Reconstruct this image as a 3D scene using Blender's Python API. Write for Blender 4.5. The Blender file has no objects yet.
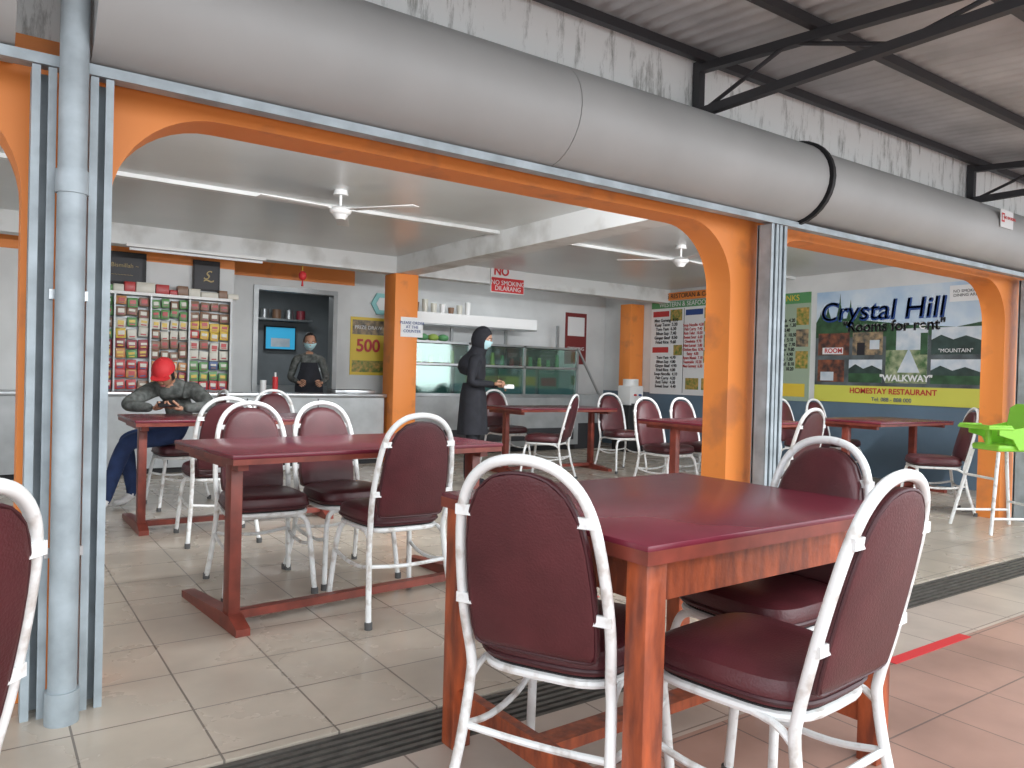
import bpy, bmesh, math, random
from mathutils import Vector, Matrix
random.seed(7)
scene=bpy.context.scene
try: scene.view_settings.view_transform='Standard'
except Exception: pass
COL=scene.collection

# ------------------------------------------------------------ materials
def new_mat(name):
    m=bpy.data.materials.new(name); m.use_nodes=True
    return m, m.node_tree.nodes, m.node_tree.links, m.node_tree.nodes['Principled BSDF']
def mat(name,col,rough=0.5,metal=0.0,noise=0.0,nscale=6.0,col2=None,bump=0.0,bscale=60,emit=None,spec=None,lo=0.35,hi=0.7,stretch=None):
    m,n,l,b=new_mat(name)
    b.inputs['Base Color'].default_value=(*col,1); b.inputs['Roughness'].default_value=rough
    b.inputs['Metallic'].default_value=metal
    if spec is not None: b.inputs['Specular IOR Level'].default_value=spec
    tc=n.new('ShaderNodeTexCoord')
    if noise>0:
        no=n.new('ShaderNodeTexNoise'); no.inputs['Scale'].default_value=nscale; no.inputs['Detail'].default_value=7
        if stretch:
            mp=n.new('ShaderNodeMapping'); mp.inputs['Scale'].default_value=stretch
            l.new(tc.outputs['Object'],mp.inputs['Vector']); l.new(mp.outputs[0],no.inputs['Vector'])
        else: l.new(tc.outputs['Object'],no.inputs['Vector'])
        cr=n.new('ShaderNodeValToRGB'); cr.color_ramp.elements[0].position=lo; cr.color_ramp.elements[1].position=hi
        c2=col2 if col2 else tuple(c*(1-noise) for c in col)
        cr.color_ramp.elements[0].color=(*c2,1); cr.color_ramp.elements[1].color=(*col,1)
        l.new(no.outputs['Fac'],cr.inputs['Fac']); l.new(cr.outputs['Color'],b.inputs['Base Color'])
    if bump>0:
        n2=n.new('ShaderNodeTexNoise'); n2.inputs['Scale'].default_value=bscale
        l.new(tc.outputs['Object'],n2.inputs['Vector'])
        bp=n.new('ShaderNodeBump'); bp.inputs['Strength'].default_value=bump; bp.inputs['Distance'].default_value=0.01
        l.new(n2.outputs['Fac'],bp.inputs['Height']); l.new(bp.outputs['Normal'],b.inputs['Normal'])
    if emit:
        b.inputs['Emission Color'].default_value=(*col,1); b.inputs['Emission Strength'].default_value=emit
    return m
def tile_mat(name,c1,c2,grout,size,rough,offx=0.0,offy=0.0,stain=0.25):
    m,n,l,b=new_mat(name)
    tc=n.new('ShaderNodeTexCoord'); mp=n.new('ShaderNodeMapping'); mp.inputs['Location'].default_value=(offx,offy,0)
    l.new(tc.outputs['Object'],mp.inputs['Vector'])
    br=n.new('ShaderNodeTexBrick'); br.offset=0.0; br.squash=1.0
    br.inputs['Color1'].default_value=(*c1,1); br.inputs['Color2'].default_value=(*c2,1); br.inputs['Mortar'].default_value=(*grout,1)
    br.inputs['Scale'].default_value=1.0; br.inputs['Mortar Size'].default_value=0.0035; br.inputs['Mortar Smooth'].default_value=0.1
    br.inputs['Brick Width'].default_value=size; br.inputs['Row Height'].default_value=size
    l.new(mp.outputs['Vector'],br.inputs['Vector'])
    no=n.new('ShaderNodeTexNoise'); no.inputs['Scale'].default_value=2.2; no.inputs['Detail'].default_value=8
    l.new(tc.outputs['Object'],no.inputs['Vector'])
    mr=n.new('ShaderNodeMapRange'); mr.inputs[1].default_value=0.3; mr.inputs[2].default_value=0.7; mr.inputs[3].default_value=1-stain; mr.inputs[4].default_value=1.08
    l.new(no.outputs['Fac'],mr.inputs[0])
    mx=n.new('ShaderNodeVectorMath'); mx.operation='SCALE'
    l.new(br.outputs['Color'],mx.inputs[0]); l.new(mr.outputs[0],mx.inputs['Scale'])
    l.new(mx.outputs[0],b.inputs['Base Color'])
    r2=n.new('ShaderNodeMapRange'); r2.inputs[3].default_value=rough+0.15; r2.inputs[4].default_value=rough
    l.new(no.outputs['Fac'],r2.inputs[0]); l.new(r2.outputs[0],b.inputs['Roughness'])
    bp=n.new('ShaderNodeBump'); bp.inputs['Strength'].default_value=0.3; bp.inputs['Distance'].default_value=0.003; bp.invert=True
    l.new(br.outputs['Fac'],bp.inputs['Height']); l.new(bp.outputs['Normal'],b.inputs['Normal'])
    return m
def glass_mat(name,col,alpha):
    m,n,l,b=new_mat(name)
    tr=n.new('ShaderNodeBsdfTransparent'); gl=n.new('ShaderNodeBsdfGlossy'); gl.inputs['Roughness'].default_value=0.05
    gl.inputs['Color'].default_value=(*col,1); tr.inputs['Color'].default_value=(0.85,0.95,0.92,1)
    mx=n.new('ShaderNodeMixShader'); mx.inputs[0].default_value=alpha
    l.new(tr.outputs[0],mx.inputs[1]); l.new(gl.outputs[0],mx.inputs[2]); l.new(mx.outputs[0],n['Material Output'].inputs['Surface'])
    return m
M={}
M['floor_in']=tile_mat('tiles_beige',(0.56,0.49,0.405),(0.52,0.455,0.375),(0.22,0.19,0.16),0.34,0.2,0.1,0.14)
M['floor_mid']=tile_mat('tiles_pale',(0.53,0.45,0.38),(0.49,0.41,0.35),(0.24,0.19,0.16),0.34,0.33,0.0,0.06)
M['floor_out']=tile_mat('tiles_terracotta',(0.43,0.26,0.205),(0.38,0.23,0.18),(0.19,0.13,0.11),0.34,0.36,0.05,0.1,0.3)
M['vinyl']=mat('burgundy_vinyl',(0.098,0.021,0.026),0.36,0,0.3,9,None,0.15,180)
M['vinyl_edge']=mat('burgundy_piping',(0.05,0.01,0.014),0.4)
M['white_tube']=mat('white_painted_steel',(0.80,0.81,0.80),0.35,0,0.5,18,(0.50,0.46,0.42),lo=0.30,hi=0.46)
M['rubber']=mat('grey_rubber',(0.10,0.10,0.10),0.8)
M['ttop']=mat('table_top_maroon',(0.175,0.023,0.040),0.27,0,0.25,5)
M['wood']=mat('red_orange_wood',(0.48,0.105,0.035),0.42,0,0.5,9,(0.17,0.04,0.02),0.2,40,stretch=(3,3,0.7))
M['wood_dk']=mat('maroon_wood',(0.27,0.055,0.035),0.4,0,0.4,9,(0.14,0.03,0.02))
M['orange']=mat('orange_paint',(0.84,0.27,0.055),0.5,0,0.3,3.5,(0.60,0.20,0.06),lo=0.30,hi=0.44)
M['wall']=mat('white_paint',(0.76,0.775,0.77),0.6,0,0.2,1.5)
M['ceil']=mat('glossy_ceiling',(0.66,0.69,0.685),0.28,0,0.1,1.2)
M['beamw']=mat('beam_white',(0.78,0.795,0.79),0.55,0,0.3,3,(0.56,0.56,0.54),lo=0.3,hi=0.5)
M['blue']=mat('blue_wainscot',(0.13,0.20,0.27),0.5,0,0.2,2)
M['guide']=mat('bluegrey_steel',(0.44,0.51,0.55),0.45,0.1,0.35,8)
M['box']=mat('grey_housing',(0.43,0.435,0.43),0.55,0.05,0.14,1.6)
M['dark']=mat('dark_steel',(0.05,0.05,0.055),0.5,0.3)
M['drain_bed']=mat('drain_bed_dark',(0.035,0.033,0.03),0.8)  # near-black colour for the channel bottom below the grate
M['grate']=mat('grate_steel',(0.14,0.13,0.115),0.55,0.4,0.4,20)
M['black']=mat('black_matte',(0.012,0.012,0.014),0.6)
M['roof']=mat('corrugated_zinc',(0.58,0.60,0.61),0.5,0.0,0.35,2.0)
M['steel']=mat('stainless',(0.50,0.52,0.53),0.28,0.85,0.15,5)
M['steelw']=mat('worn_steel_panel',(0.45,0.47,0.475),0.4,0.3,0.25,4)
M['glass']=glass_mat('display_glass',(0.75,0.9,0.85),0.16)
M['teal']=mat('teal_glass_dark',(0.02,0.09,0.085),0.12)
M['white']=mat('white_plastic',(0.78,0.78,0.77),0.4)
M['paper']=mat('paper_white',(0.78,0.79,0.79),0.7)
M['red']=mat('red_paint',(0.60,0.03,0.035),0.5)
M['yellow']=mat('yellow_print',(0.75,0.54,0.06),0.5)
M['green']=mat('green_print',(0.10,0.30,0.12),0.5)
M['lime']=mat('lime_plastic',(0.30,0.70,0.06),0.35)
M['skin']=mat('skin',(0.42,0.22,0.14),0.5)
M['lip']=mat('lips',(0.30,0.09,0.08),0.5)
M['hair']=mat('black_hair',(0.012,0.010,0.010),0.5)
M['eye']=mat('eye_white',(0.8,0.8,0.8),0.3)
M['cblack']=mat('black_cloth',(0.016,0.017,0.024),0.85,0,0.4,15)
M['cnavy']=mat('navy_cloth',(0.02,0.045,0.14),0.8,0,0.3,15)
M['cblue']=mat('blue_cloth',(0.03,0.08,0.28),0.8)
M['camo']=mat('grey_camo_cloth',(0.16,0.17,0.16),0.85,0,0.7,22,(0.05,0.055,0.05))
M['cred']=mat('red_cap_cloth',(0.50,0.02,0.025),0.7)
M['maskb']=mat('mask_blue',(0.45,0.68,0.72),0.7)
M['shoe']=mat('shoe_white',(0.7,0.7,0.7),0.6)
M['screen']=mat('screen_blue',(0.03,0.25,0.42),0.3,emit=0.9)
M['tube']=mat('tube_lamp',(0.85,0.88,0.9),0.3)
def parapet():
    m,n,l,b=new_mat('weathered_parapet')
    tc=n.new('ShaderNodeTexCoord'); mp=n.new('ShaderNodeMapping'); mp.inputs['Scale'].default_value=(7,7,1.3)
    l.new(tc.outputs['Object'],mp.inputs['Vector'])
    no=n.new('ShaderNodeTexNoise'); no.inputs['Scale'].default_value=1.6; no.inputs['Detail'].default_value=10; no.inputs['Roughness'].default_value=0.75
    l.new(mp.outputs[0],no.inputs['Vector'])
    cr=n.new('ShaderNodeValToRGB'); e=cr.color_ramp.elements
    e[0].position=0.36; e[0].color=(0.38,0.39,0.37,1); e[1].position=0.48; e[1].color=(0.93,0.95,0.94,1)
    l.new(no.outputs['Fac'],cr.inputs[0]); l.new(cr.outputs[0],b.inputs['Base Color']); b.inputs['Roughness'].default_value=0.8
    return m
M['parapet']=parapet()
PK=[mat('packet_%d'%i,c,0.35) for i,c in enumerate([(0.45,0.03,0.03),(0.65,0.45,0.06),(0.1,0.27,0.08),(0.62,0.60,0.52),(0.27,0.035,0.05),(0.03,0.08,0.22),(0.52,0.22,0.06),(0.22,0.12,0.07)])]

# ------------------------------------------------------------ mesh builder
def catmull(pts,sub=5,closed=False):
    P=[Vector(p) for p in pts]; n=len(P); out=[]
    rng=range(n) if closed else range(n-1)
    for i in rng:
        if closed: p0,p1,p2,p3=P[i-1],P[i],P[(i+1)%n],P[(i+2)%n]
        else: p0=P[max(i-1,0)];p1=P[i];p2=P[i+1];p3=P[min(i+2,n-1)]
        for k in range(sub):
            t=k/sub
            out.append(0.5*((2*p1)+(-p0+p2)*t+(2*p0-5*p1+4*p2-p3)*t*t+(-p0+3*p1-3*p2+p3)*t**3))
    if not closed: out.append(P[-1])
    return out
class MB:
    def __init__(s): s.bm=bmesh.new(); s.mats=[]; s.T=Matrix.Identity(4)
    def mi(s,m):
        if isinstance(m,str): m=M[m]
        if m not in s.mats: s.mats.append(m)
        return s.mats.index(m)
    def v(s,p): return s.bm.verts.new(s.T@Vector(p))
    def f(s,vs,m):
        try:
            f=s.bm.faces.new(vs); f.material_index=s.mi(m); return f
        except ValueError: return None
    def box(s,c,d,m,rz=0,R=None,bev=0):
        c=Vector(c); R=R or Matrix.Rotation(rz,3,'Z')
        vs=[s.v(c+R@Vector((x*d[0]/2,y*d[1]/2,z*d[2]/2))) for x in(-1,1) for y in(-1,1) for z in(-1,1)]
        F=[(0,1,3,2),(4,6,7,5),(0,4,5,1),(2,3,7,6),(0,2,6,4),(1,5,7,3)]
        fs=[s.f([vs[i] for i in q],m) for q in F]
        if bev>0:
            es=list({e for f in fs for e in f.edges})
            r=bmesh.ops.bevel(s.bm,geom=es,offset=bev,segments=2,affect='EDGES',profile=0.5)
            k=s.mi(m)
            for f in r['faces']: f.material_index=k
    def bb(s,x0,x1,y0,y1,z0,z1,m,bev=0): s.box(((x0+x1)/2,(y0+y1)/2,(z0+z1)/2),(x1-x0,y1-y0,z1-z0),m,bev=bev)
    def loft(s,rings,m,cap=True,closed=True):
        R=[[s.v(p) for p in r] for r in rings]; n=len(R[0])
        for a,b in zip(R,R[1:]):
            for i in range(n if closed else n-1):
                j=(i+1)%n; s.f([a[i],a[j],b[j],b[i]],m)
        if cap and closed:
            s.f(R[0][::-1],m); s.f(R[-1],m)
    def tube(s,pts,r,m,n=10,sub=5,closed=False,smooth=True):
        P=catmull(pts,sub,closed) if smooth else [Vector(p) for p in pts]
        N=len(P); rings=[]
        t0=(P[1]-P[0]).normalized(); up=Vector((0,0,1)) if abs(t0.z)<0.9 else Vector((1,0,0))
        u=t0.cross(up).normalized(); 
        for i in range(N):
            if closed: t=(P[(i+1)%N]-P[i-1])
            else: t=P[min(i+1,N-1)]-P[max(i-1,0)]
            t=t.normalized(); u=(u-t*u.dot(t)).normalized(); w=t.cross(u)
            rr=r(i/(N-1)) if callable(r) else r
            rings.append([P[i]+(u*math.cos(a)+w*math.sin(a))*rr for a in [2*math.pi*k/n for k in range(n)]])
        if closed: s.loft(rings+[rings[0]],m,cap=False)
        else: s.loft(rings,m)
    def cyl(s,p0,p1,r0,m,r1=None,n=20):
        p0=Vector(p0);p1=Vector(p1); r1=r0 if r1 is None else r1
        t=(p1-p0).normalized(); up=Vector((0,0,1)) if abs(t.z)<0.9 else Vector((1,0,0)); u=t.cross(up).normalized(); w=t.cross(u)
        s.loft([[p+(u*math.cos(2*math.pi*k/n)+w*math.sin(2*math.pi*k/n))*r for k in range(n)] for p,r in((p0,r0),(p1,r1))],m)
    def ell(s,c,r,m,n=16,k=10,fn=None,z0=-1,z1=1):
        c=Vector(c); rings=[]
        a0=math.asin(z0);a1=math.asin(z1)
        for i in range(k+1):
            a=a0+(a1-a0)*i/k; z=math.sin(a); q=max(math.cos(a),0.02)
            ring=[]
            for j in range(n):
                b=2*math.pi*j/n; p=Vector((q*math.cos(b),q*math.sin(b),z))
                p=Vector((p.x*r[0],p.y*r[1],p.z*r[2]))
                if fn: p=fn(p)
                ring.append(c+p)
            rings.append(ring)
        s.loft(rings,m)
    def poly(s,pts,th,m,axis):
        a=Vector(axis)*th; s.loft([[Vector(p) for p in pts],[Vector(p)+a for p in pts]],m)
    def mesh(s,name,angle=35):
        bmesh.ops.recalc_face_normals(s.bm,faces=s.bm.faces)
        me=bpy.data.meshes.new(name); s.bm.to_mesh(me); s.bm.free()
        for m in s.mats: me.materials.append(m)
        for p in me.polygons: p.use_smooth=True
        try: me.set_sharp_from_angle(angle=math.radians(angle))
        except Exception: pass
        return me
    def build(s,name,loc=(0,0,0),rz=0,parent=None,angle=35):
        o=bpy.data.objects.new(name,s.mesh(name,angle)); o.location=loc; o.rotation_euler=(0,0,rz); COL.objects.link(o)
        if parent: o.parent=parent
        return o
def inst(name,me,x,y,rdeg,z=0):
    o=bpy.data.objects.new(name,me); o.location=(x,y,z); o.rotation_euler=(0,0,math.radians(rdeg)); COL.objects.link(o); return o

# ------------------------------------------------------------ room shell
XL,XR,YF,YB,CZ=-3.2,8.8,2.9,9.9,2.5
b=MB(); b.bb(-6,14,2.2,14,-0.1,0,'floor_in'); b.bb(-6,14,1.62,1.96,-0.1,0,'floor_mid'); b.bb(-6,14,-3,1.62,-0.1,0,'floor_out')
b.bb(-6,14,1.96,2.2,-0.1,-0.05,'drain_bed'); b.build('floor')
b=MB()
for i in range(7): 
    y=1.975+i*0.034; b.bb(-5.9,13.9,y-0.009,y+0.009,-0.028,-0.004,'grate')
x=-5.8
while x<13.8: b.bb(x,x+0.02,1.962,2.198,-0.045,-0.026,'grate'); x+=0.5
b.build('drain_grate')
b=MB(); b.bb(-30,40,-40,-3,-0.2,-0.06,mat('concrete_yard',(0.45,0.45,0.44),0.9,0,0.2,3)); b.build('ground')
b=MB(); b.bb(XL-0.1,XR+0.1,3.13,YB+0.1,CZ,CZ+0.1,'ceil'); b.build('ceiling')
b=MB(); b.bb(XL-0.12,XL,3.1,YB,0,CZ,'wall'); b.build('wall_left')
b=MB(); b.bb(XR,XR+0.12,3.1,YB,0.9,CZ,'wall'); b.bb(XR,XR+0.12,3.1,YB,0,0.9,'blue'); b.build('wall_right')
b=MB(); b.bb(XL,2.84,YB,YB+0.12,0,CZ,'wall'); b.bb(3.96,XR,YB,YB+0.12,0,CZ,'wall'); b.bb(2.84,3.96,YB,YB+0.12,2.18,CZ,'wall')
b.bb(XL,4.2,YB-0.02,YB,2.28,CZ,'orange'); b.build('wall_back')
b=MB(); b.bb(2.84,2.90,YB-0.03,YB+0.14,0,2.12,'steelw'); b.build('trim_1')
b=MB(); b.bb(3.9,3.96,YB-0.03,YB+0.14,0,2.12,'steelw'); b.build('trim_2')
b=MB(); b.bb(2.84,3.96,YB-0.03,YB+0.14,2.12,2.18,'steelw'); b.build('trim_3')
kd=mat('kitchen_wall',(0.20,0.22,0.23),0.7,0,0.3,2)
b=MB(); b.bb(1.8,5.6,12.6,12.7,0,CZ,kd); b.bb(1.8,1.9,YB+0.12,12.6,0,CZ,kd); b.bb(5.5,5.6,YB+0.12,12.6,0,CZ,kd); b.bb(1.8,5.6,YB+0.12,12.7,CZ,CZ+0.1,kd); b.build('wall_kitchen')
b=MB(); b.bb(XL,2.35,8.95,9.05,0,CZ,'wall'); b.bb(XL,2.35,8.935,8.95,2.22,2.36,'orange'); b.build('wall_partition')
b=MB(); b.bb(XL,XR,8.4,8.6,2.3,CZ,'beamw'); b.bb(4.1,4.36,3.1,8.4,2.3,CZ,'beamw'); b.bb(XL,4.1,6.17,6.24,2.47,CZ,'beamw'); b.bb(4.36,XR,6.17,6.24,2.47,CZ,'beamw')
b.build('ceiling_beam')
b=MB(); b.bb(4.07,4.38,8.35,8.65,0,2.3,'orange',bev=0.01); c1=b.build('column')
b=MB(); b.bb(8.5,8.79,8.95,9.2,0,2.3,'orange',bev=0.01); b.build('column')
# ------------------------------------------------------------ facade arches
def arch_wall(pillars):
    b=MB(); zt=1.995; r=0.36; z2=2.15; y0,y1=2.92,3.1
    for xa,xb in pillars: b.bb(xa,xb,y0,y1,0,z2,'orange')
    for (pa,pb),(qa,qb) in zip(pillars,pillars[1:]):
        xa,xb=pb,qa
        b.bb(xa,xb,y0,y1,zt,z2,'orange')
        for cx,sg in((xa,1),(xb,-1)):
            pts=[(cx,y0,zt),(cx,y0,zt-r)]
            for k in range(1,13):
                a=math.pi/2*k/12
                pts.append((cx+sg*(r-r*math.cos(a)),y0,zt-r+r*math.sin(a)))
            b.poly(pts,y1-y0,'orange',(0,1,0))
    return b.build('wall_front',angle=25)
arch_wall([(-4.4,-3.5),(0.10,0.35),(3.55,3.86),(7.05,7.5),(10.8,11.4)])
b=MB(); b.bb(-6,13,2.96,3.12,2.15,3.1,'parapet'); b.build('wall_parapet')
b=MB(); b.bb(-4,11,2.76,2.84,2.025,2.04,'guide'); b.bb(-4,11,2.745,2.76,2.012,2.045,'guide'); b.build('lintel_rail')
HZ=2.278; HR=0.232
def housing(x0,x1,r,name='shutter_housing'):
    b=MB()
    def ring(x):
        pts=[(x,2.91,HZ+r)]
        for k in range(0,17):
            a=math.pi/2+math.pi*k/16
            pts.append((x,2.80+r*math.cos(a)*1.08,HZ+r*math.sin(a)))
        pts.append((x,2.91,HZ-r)); return pts
    b.loft([ring(x0),ring(x1)],'box')
    return b.build(name,angle=30)
housing(-3.8,0.07,HR); housing(0.27,2.10,HR); housing(2.104,3.92,HR); housing(3.96,7.3,HR-0.015); housing(7.36,11,HR-0.015)
b=MB()
o=[];i_=[]; r=HR+0.018
for k in range(17):
    a=math.pi/2+math.pi*k/16
    o.append((3.93,2.80+r*math.cos(a)*1.08,HZ+r*math.sin(a))); i_.append((3.93,2.80+(r-0.06)*math.cos(a)*1.08,HZ+(r-0.06)*math.sin(a)))
b.poly(o+i_[::-1],0.025,'black',(1,0,0))
b.build('housing_end_strap')
def guide(x,name='shutter_guide',y=2.80,w=0.066):
    b=MB(); zt=2.01; b.bb(x-w/2,x-w/2+0.01,y-0.04,y+0.05,0,zt,'guide'); b.bb(x+w/2-0.01,x+w/2,y-0.04,y+0.05,0,zt,'guide')
    b.bb(x-w/2,x+w/2,y+0.04,y+0.055,0,zt,'guide'); b.bb(x-w/2,x-0.010,y-0.045,y-0.035,0,zt,'guide'); b.bb(x+0.010,x+w/2,y-0.045,y-0.035,0,zt,'guide')
    return b.build(name)
for x in (0.148,0.305,3.725,3.802,7.16,7.24): guide(x)
b=MB(); b.cyl((0.222,2.70,0),(0.222,2.70,2.75),0.040,'guide'); b.cyl((0.222,2.70,0),(0.222,2.70,0.10),0.048,'guide'); b.cyl((0.222,2.70,1.62),(0.222,2.70,1.69),0.046,'guide')
for z in(0.5,1.3): b.bb(0.17,0.275,2.742,2.753,z,z+0.03,'steel')
b.build('drain_pipe')
# ------------------------------------------------------------ roof
def rz_(y): return 2.90-0.09*(2.95-y)
YE=0.75
b=MB(); X=-6.0; R0=[]
while X<14:
    for k,dz in((0,0),(0.02,0.010),(0.05,0.026),(0.08,0.010)): R0.append((X+k,dz))
    X+=0.1
b.loft([[ (x,y,rz_(y)+dz) for x,dz in R0] for y in(YE,1.6,2.955)],'roof',cap=False,closed=False)
b.build('roof_sheet',angle=60)
b=MB()
for y in (2.88,2.2,1.5,0.8): b.bb(-6,14,y-0.02,y+0.02,rz_(y)-0.05,rz_(y)-0.003,'dark')
b.build('roof_purlin')
for xt in (-3.0,3.24,6.4,9.6):
    b=MB(); zt=lambda y: rz_(y)-0.075
    R=Matrix.Rotation(math.atan(0.09),3,'X')
    b.box((xt,1.85,zt(1.85)),(0.045,2.18,0.045),'dark',R=R)
    b.bb(xt-0.022,xt+0.022,0.76,2.94,2.555,2.60,'dark')
    b.bb(xt-0.022,xt+0.022,2.90,2.95,2.50,2.86,'dark')
    ys=[2.9,2.35,1.8,1.25,0.8]
    for i,(a,c) in enumerate(zip(ys,ys[1:])):
        p=(xt,a,2.58) if i%2==0 else (xt,a,zt(a)); q=(xt,c,zt(c)) if i%2==0 else (xt,c,2.58)
        b.tube([p,q],0.011,'dark',n=6,smooth=False)
    b.build('roof_truss')

# ------------------------------------------------------------ chair
def chair_mesh():
    b=MB()
    yb=lambda z:-0.175-0.24*(z-0.42)
    prof=[(0.42,0.180),(0.52,0.186),(0.62,0.184),(0.72,0.175),(0.80,0.160),(0.858,0.132),(0.898,0.086),(0.915,0.030)]
    left=[(-0.212,-0.255,0.012),(-0.192,-0.20,0.2),(-0.182,-0.172,0.36)]+[(-w,yb(z),z) for z,w in prof]
    right=[(-x,y,z) for x,y,z in left[::-1]]
    b.tube(left+right,0.0130,'white_tube',n=10,sub=4)
    def outline(k):
        P=[(0.458,0.10),(0.462,0.145),(0.48,0.156),(0.54,0.160),(0.63,0.158),(0.72,0.150),(0.79,0.136),(0.845,0.108),(0.878,0.068),(0.890,0.024)]
        cz=0.67
        L=[(-w,z) for z,w in P]; Rr=[(w,z) for z,w in P[::-1]]
        return [(x*k,cz+(z-cz)*k) for x,z in L+Rr]
    rings=[]
    for off,k in((-0.022,0.90),(-0.018,0.97),(-0.006,1.0),(0.006,1.0),(0.020,0.97),(0.028,0.88)):
        rings.append([(x,yb(z)+off,z) for x,z in outline(k)])
    b.loft(rings,'vinyl')
    b.tube([(x,yb(z)-0.014,z) for x,z in outline(0.985)],0.004,'vinyl_edge',n=6,sub=2,closed=True)
    for z,w in((0.57,0.187),(0.79,0.164)):
        for s in(-1,1): b.box((s*(w-0.014),yb(z)-0.01,z),(0.045,0.012,0.024),'white_tube')
    def sq(k,z):
        pts=[]
        for i in range(32):
            a=2*math.pi*i/32; c,s_=math.cos(a),math.sin(a)
            x=0.198*abs(c)**0.5*(1 if c>0 else -1); y=0.205*abs(s_)**0.5*(1 if s_>0 else -1)
            x*=1.0+0.07*(y/0.2); pts.append((x*k,0.025+y*k,z))
        return pts
    b.loft([sq(0.9,0.412),sq(0.985,0.420),sq(1.0,0.435),sq(1.0,0.455),sq(0.965,0.475),sq(0.85,0.488),sq(0.5,0.494)],'vinyl')
    b.tube(sq(1.0,0.432),0.006,'vinyl_edge',n=6,sub=1,closed=True)
    b.loft([sq(0.93,0.40),sq(0.93,0.413)],'black')
    ring=[(p[0],p[1],0.398) for p in sq(0.93,0)]
    b.tube(ring,0.011,'white_tube',n=8,sub=1,closed=True)
    fl=[(-0.212,0.245,0.012),(-0.198,0.222,0.2),(-0.186,0.205,0.32),(-0.16,0.195,0.375),(-0.09,0.19,0.388),(0.09,0.19,0.388),(0.16,0.195,0.375),(0.186,0.205,0.32),(0.198,0.222,0.2),(0.212,0.245,0.012)]
    b.tube(fl,0.0130,'white_tube',n=10,sub=4)
    for s in(-1,1):
        b.tube([(s*0.197,0.215,0.25),(s*0.188,0.10,0.225),(s*0.184,-0.06,0.225),(s*0.188,-0.188,0.25)],0.009,'white_tube',n=8,sub=4)
        b.tube([(s*0.182,-0.17,0.36),(s*0.178,-0.12,0.39),(s*0.172,-0.02,0.397)],0.009,'white_tube',n=8,sub=3)
        for y in(-0.257,0.247): b.cyl((s*0.212,y,0),(s*0.212,y,0.03),0.017,'rubber',n=10)
    b.tube([(-0.188,-0.188,0.25),(-0.06,-0.17,0.235),(0.06,-0.17,0.235),(0.188,-0.188,0.25)],0.009,'white_tube',n=8,sub=3)
    return b.mesh('dining_chair',40)
CH=chair_mesh()
chairs=[(1.235,1.50,-62),(1.54,1.12,5),(2.00,1.47,90),(-0.225,1.565,48),
 (1.60,3.26,-2),(1.18,3.90,176),(1.63,3.93,184),(1.28,5.16,-4),(2.12,6.45,180),(1.36,6.50,94),
 (5.0,6.48,35),(5.3,7.72,180),(5.40,5.16,180),(5.9,5.16,180),(4.9,3.55,4),(7.0,3.42,42),(7.95,5.0,180),(7.4,5.02,186),(6.3,6.75,170)]
for x,y,r in chairs: inst('dining_chair',CH,x,y,r)

# ------------------------------------------------------------ tables
b=MB(); L,W=1.06,0.84
b.box((0,0,0.742),(L,W,0.016),'ttop',bev=0.004)
for s in(-1,1):
    b.box((0,s*(W/2-0.006),0.722),(L,0.012,0.03),'wood_dk'); b.box((s*(L/2-0.006),0,0.722),(0.012,W-0.024,0.03),'wood_dk')
    b.box((0,s*(W/2-0.045),0.665),(L-0.08,0.024,0.10),'wood'); b.box((s*(L/2-0.045),0,0.665),(0.024,W-0.08,0.10),'wood')
    for t in(-1,1): b.box((s*(L/2-0.045),t*(W/2-0.045),0.365),(0.062,0.062,0.73),'wood',bev=0.003)
    b.box((s*(L/2-0.045),0,0.14),(0.03,W-0.14,0.07),'wood')
b.box((0,0,0.14),(L-0.12,0.07,0.03),'wood')
b.box((0,0,0.728),(L-0.02,W-0.02,0.012),'wood_dk')
b.build('wooden_dining_table',(1.675,1.58,0),math.radians(1.5))
def ttable(off,L=1.4,W=0.78):
    b=MB()
    b.box((0,0,0.742),(L,W,0.018),'ttop',bev=0.004)
    b.box((0,0,0.722),(L-0.01,W-0.01,0.026),'wood_dk')
    for s in(-1,1):
        x=s*(L/2-0.07)
        b.box((x,off,0.36),(0.05,0.07,0.68),'wood_dk',bev=0.003)
        b.box((x,0,0.695),(0.045,W-0.14,0.035),'wood_dk')
        pts=[(x-0.03,-0.36,0),(x-0.03,-0.36,0.03),(x-0.03,off-0.05,0.065),(x-0.03,off+0.05,0.065),(x-0.03,0.36,0.03),(x-0.03,0.36,0)]
        b.poly(pts,0.06,'wood_dk',(1,0,0))
    b.box((0,off,0.055),(L-0.16,0.045,0.035),'wood_dk')
    return b.mesh('dining_table')
TM=ttable(0.0); T2=ttable(-0.22)
inst('dining_table',T2,1.50,3.60,5)
inst('dining_table',T2,1.52,5.78,0)
inst('dining_table',TM,5.5,7.1,0)
inst('dining_table',TM,5.5,4.55,0)
inst('dining_table',TM,7.65,4.30,0)

# ------------------------------------------------------------ high chair
b=MB()
for sx in(-1,1):
    for sy in(-1,1): b.tube([(sx*0.23,sy*0.25,0.01),(sx*0.14,sy*0.14,0.62)],0.013,'white_tube',smooth=False)
    b.tube([(sx*0.212,-0.225,0.13),(sx*0.212,0.225,0.13)],0.010,'white_tube',smooth=False)
b.tube([(-0.20,-0.21,0.2),(0.20,-0.21,0.2)],0.010,'white_tube',smooth=False); b.tube([(-0.17,0.18,0.42),(0.17,0.18,0.42)],0.010,'white_tube',smooth=False)
b.box((0,0,0.65),(0.30,0.30,0.05),'lime',bev=0.018)
pts=[(-0.14,-0.14,0.63),(-0.15,-0.17,0.80),(-0.13,-0.18,0.95),(-0.07,-0.185,0.985),(0.07,-0.185,0.985),(0.13,-0.18,0.95),(0.15,-0.17,0.80),(0.14,-0.14,0.63)]
b.poly(pts,0.03,'lime',(0,1,0))
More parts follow.
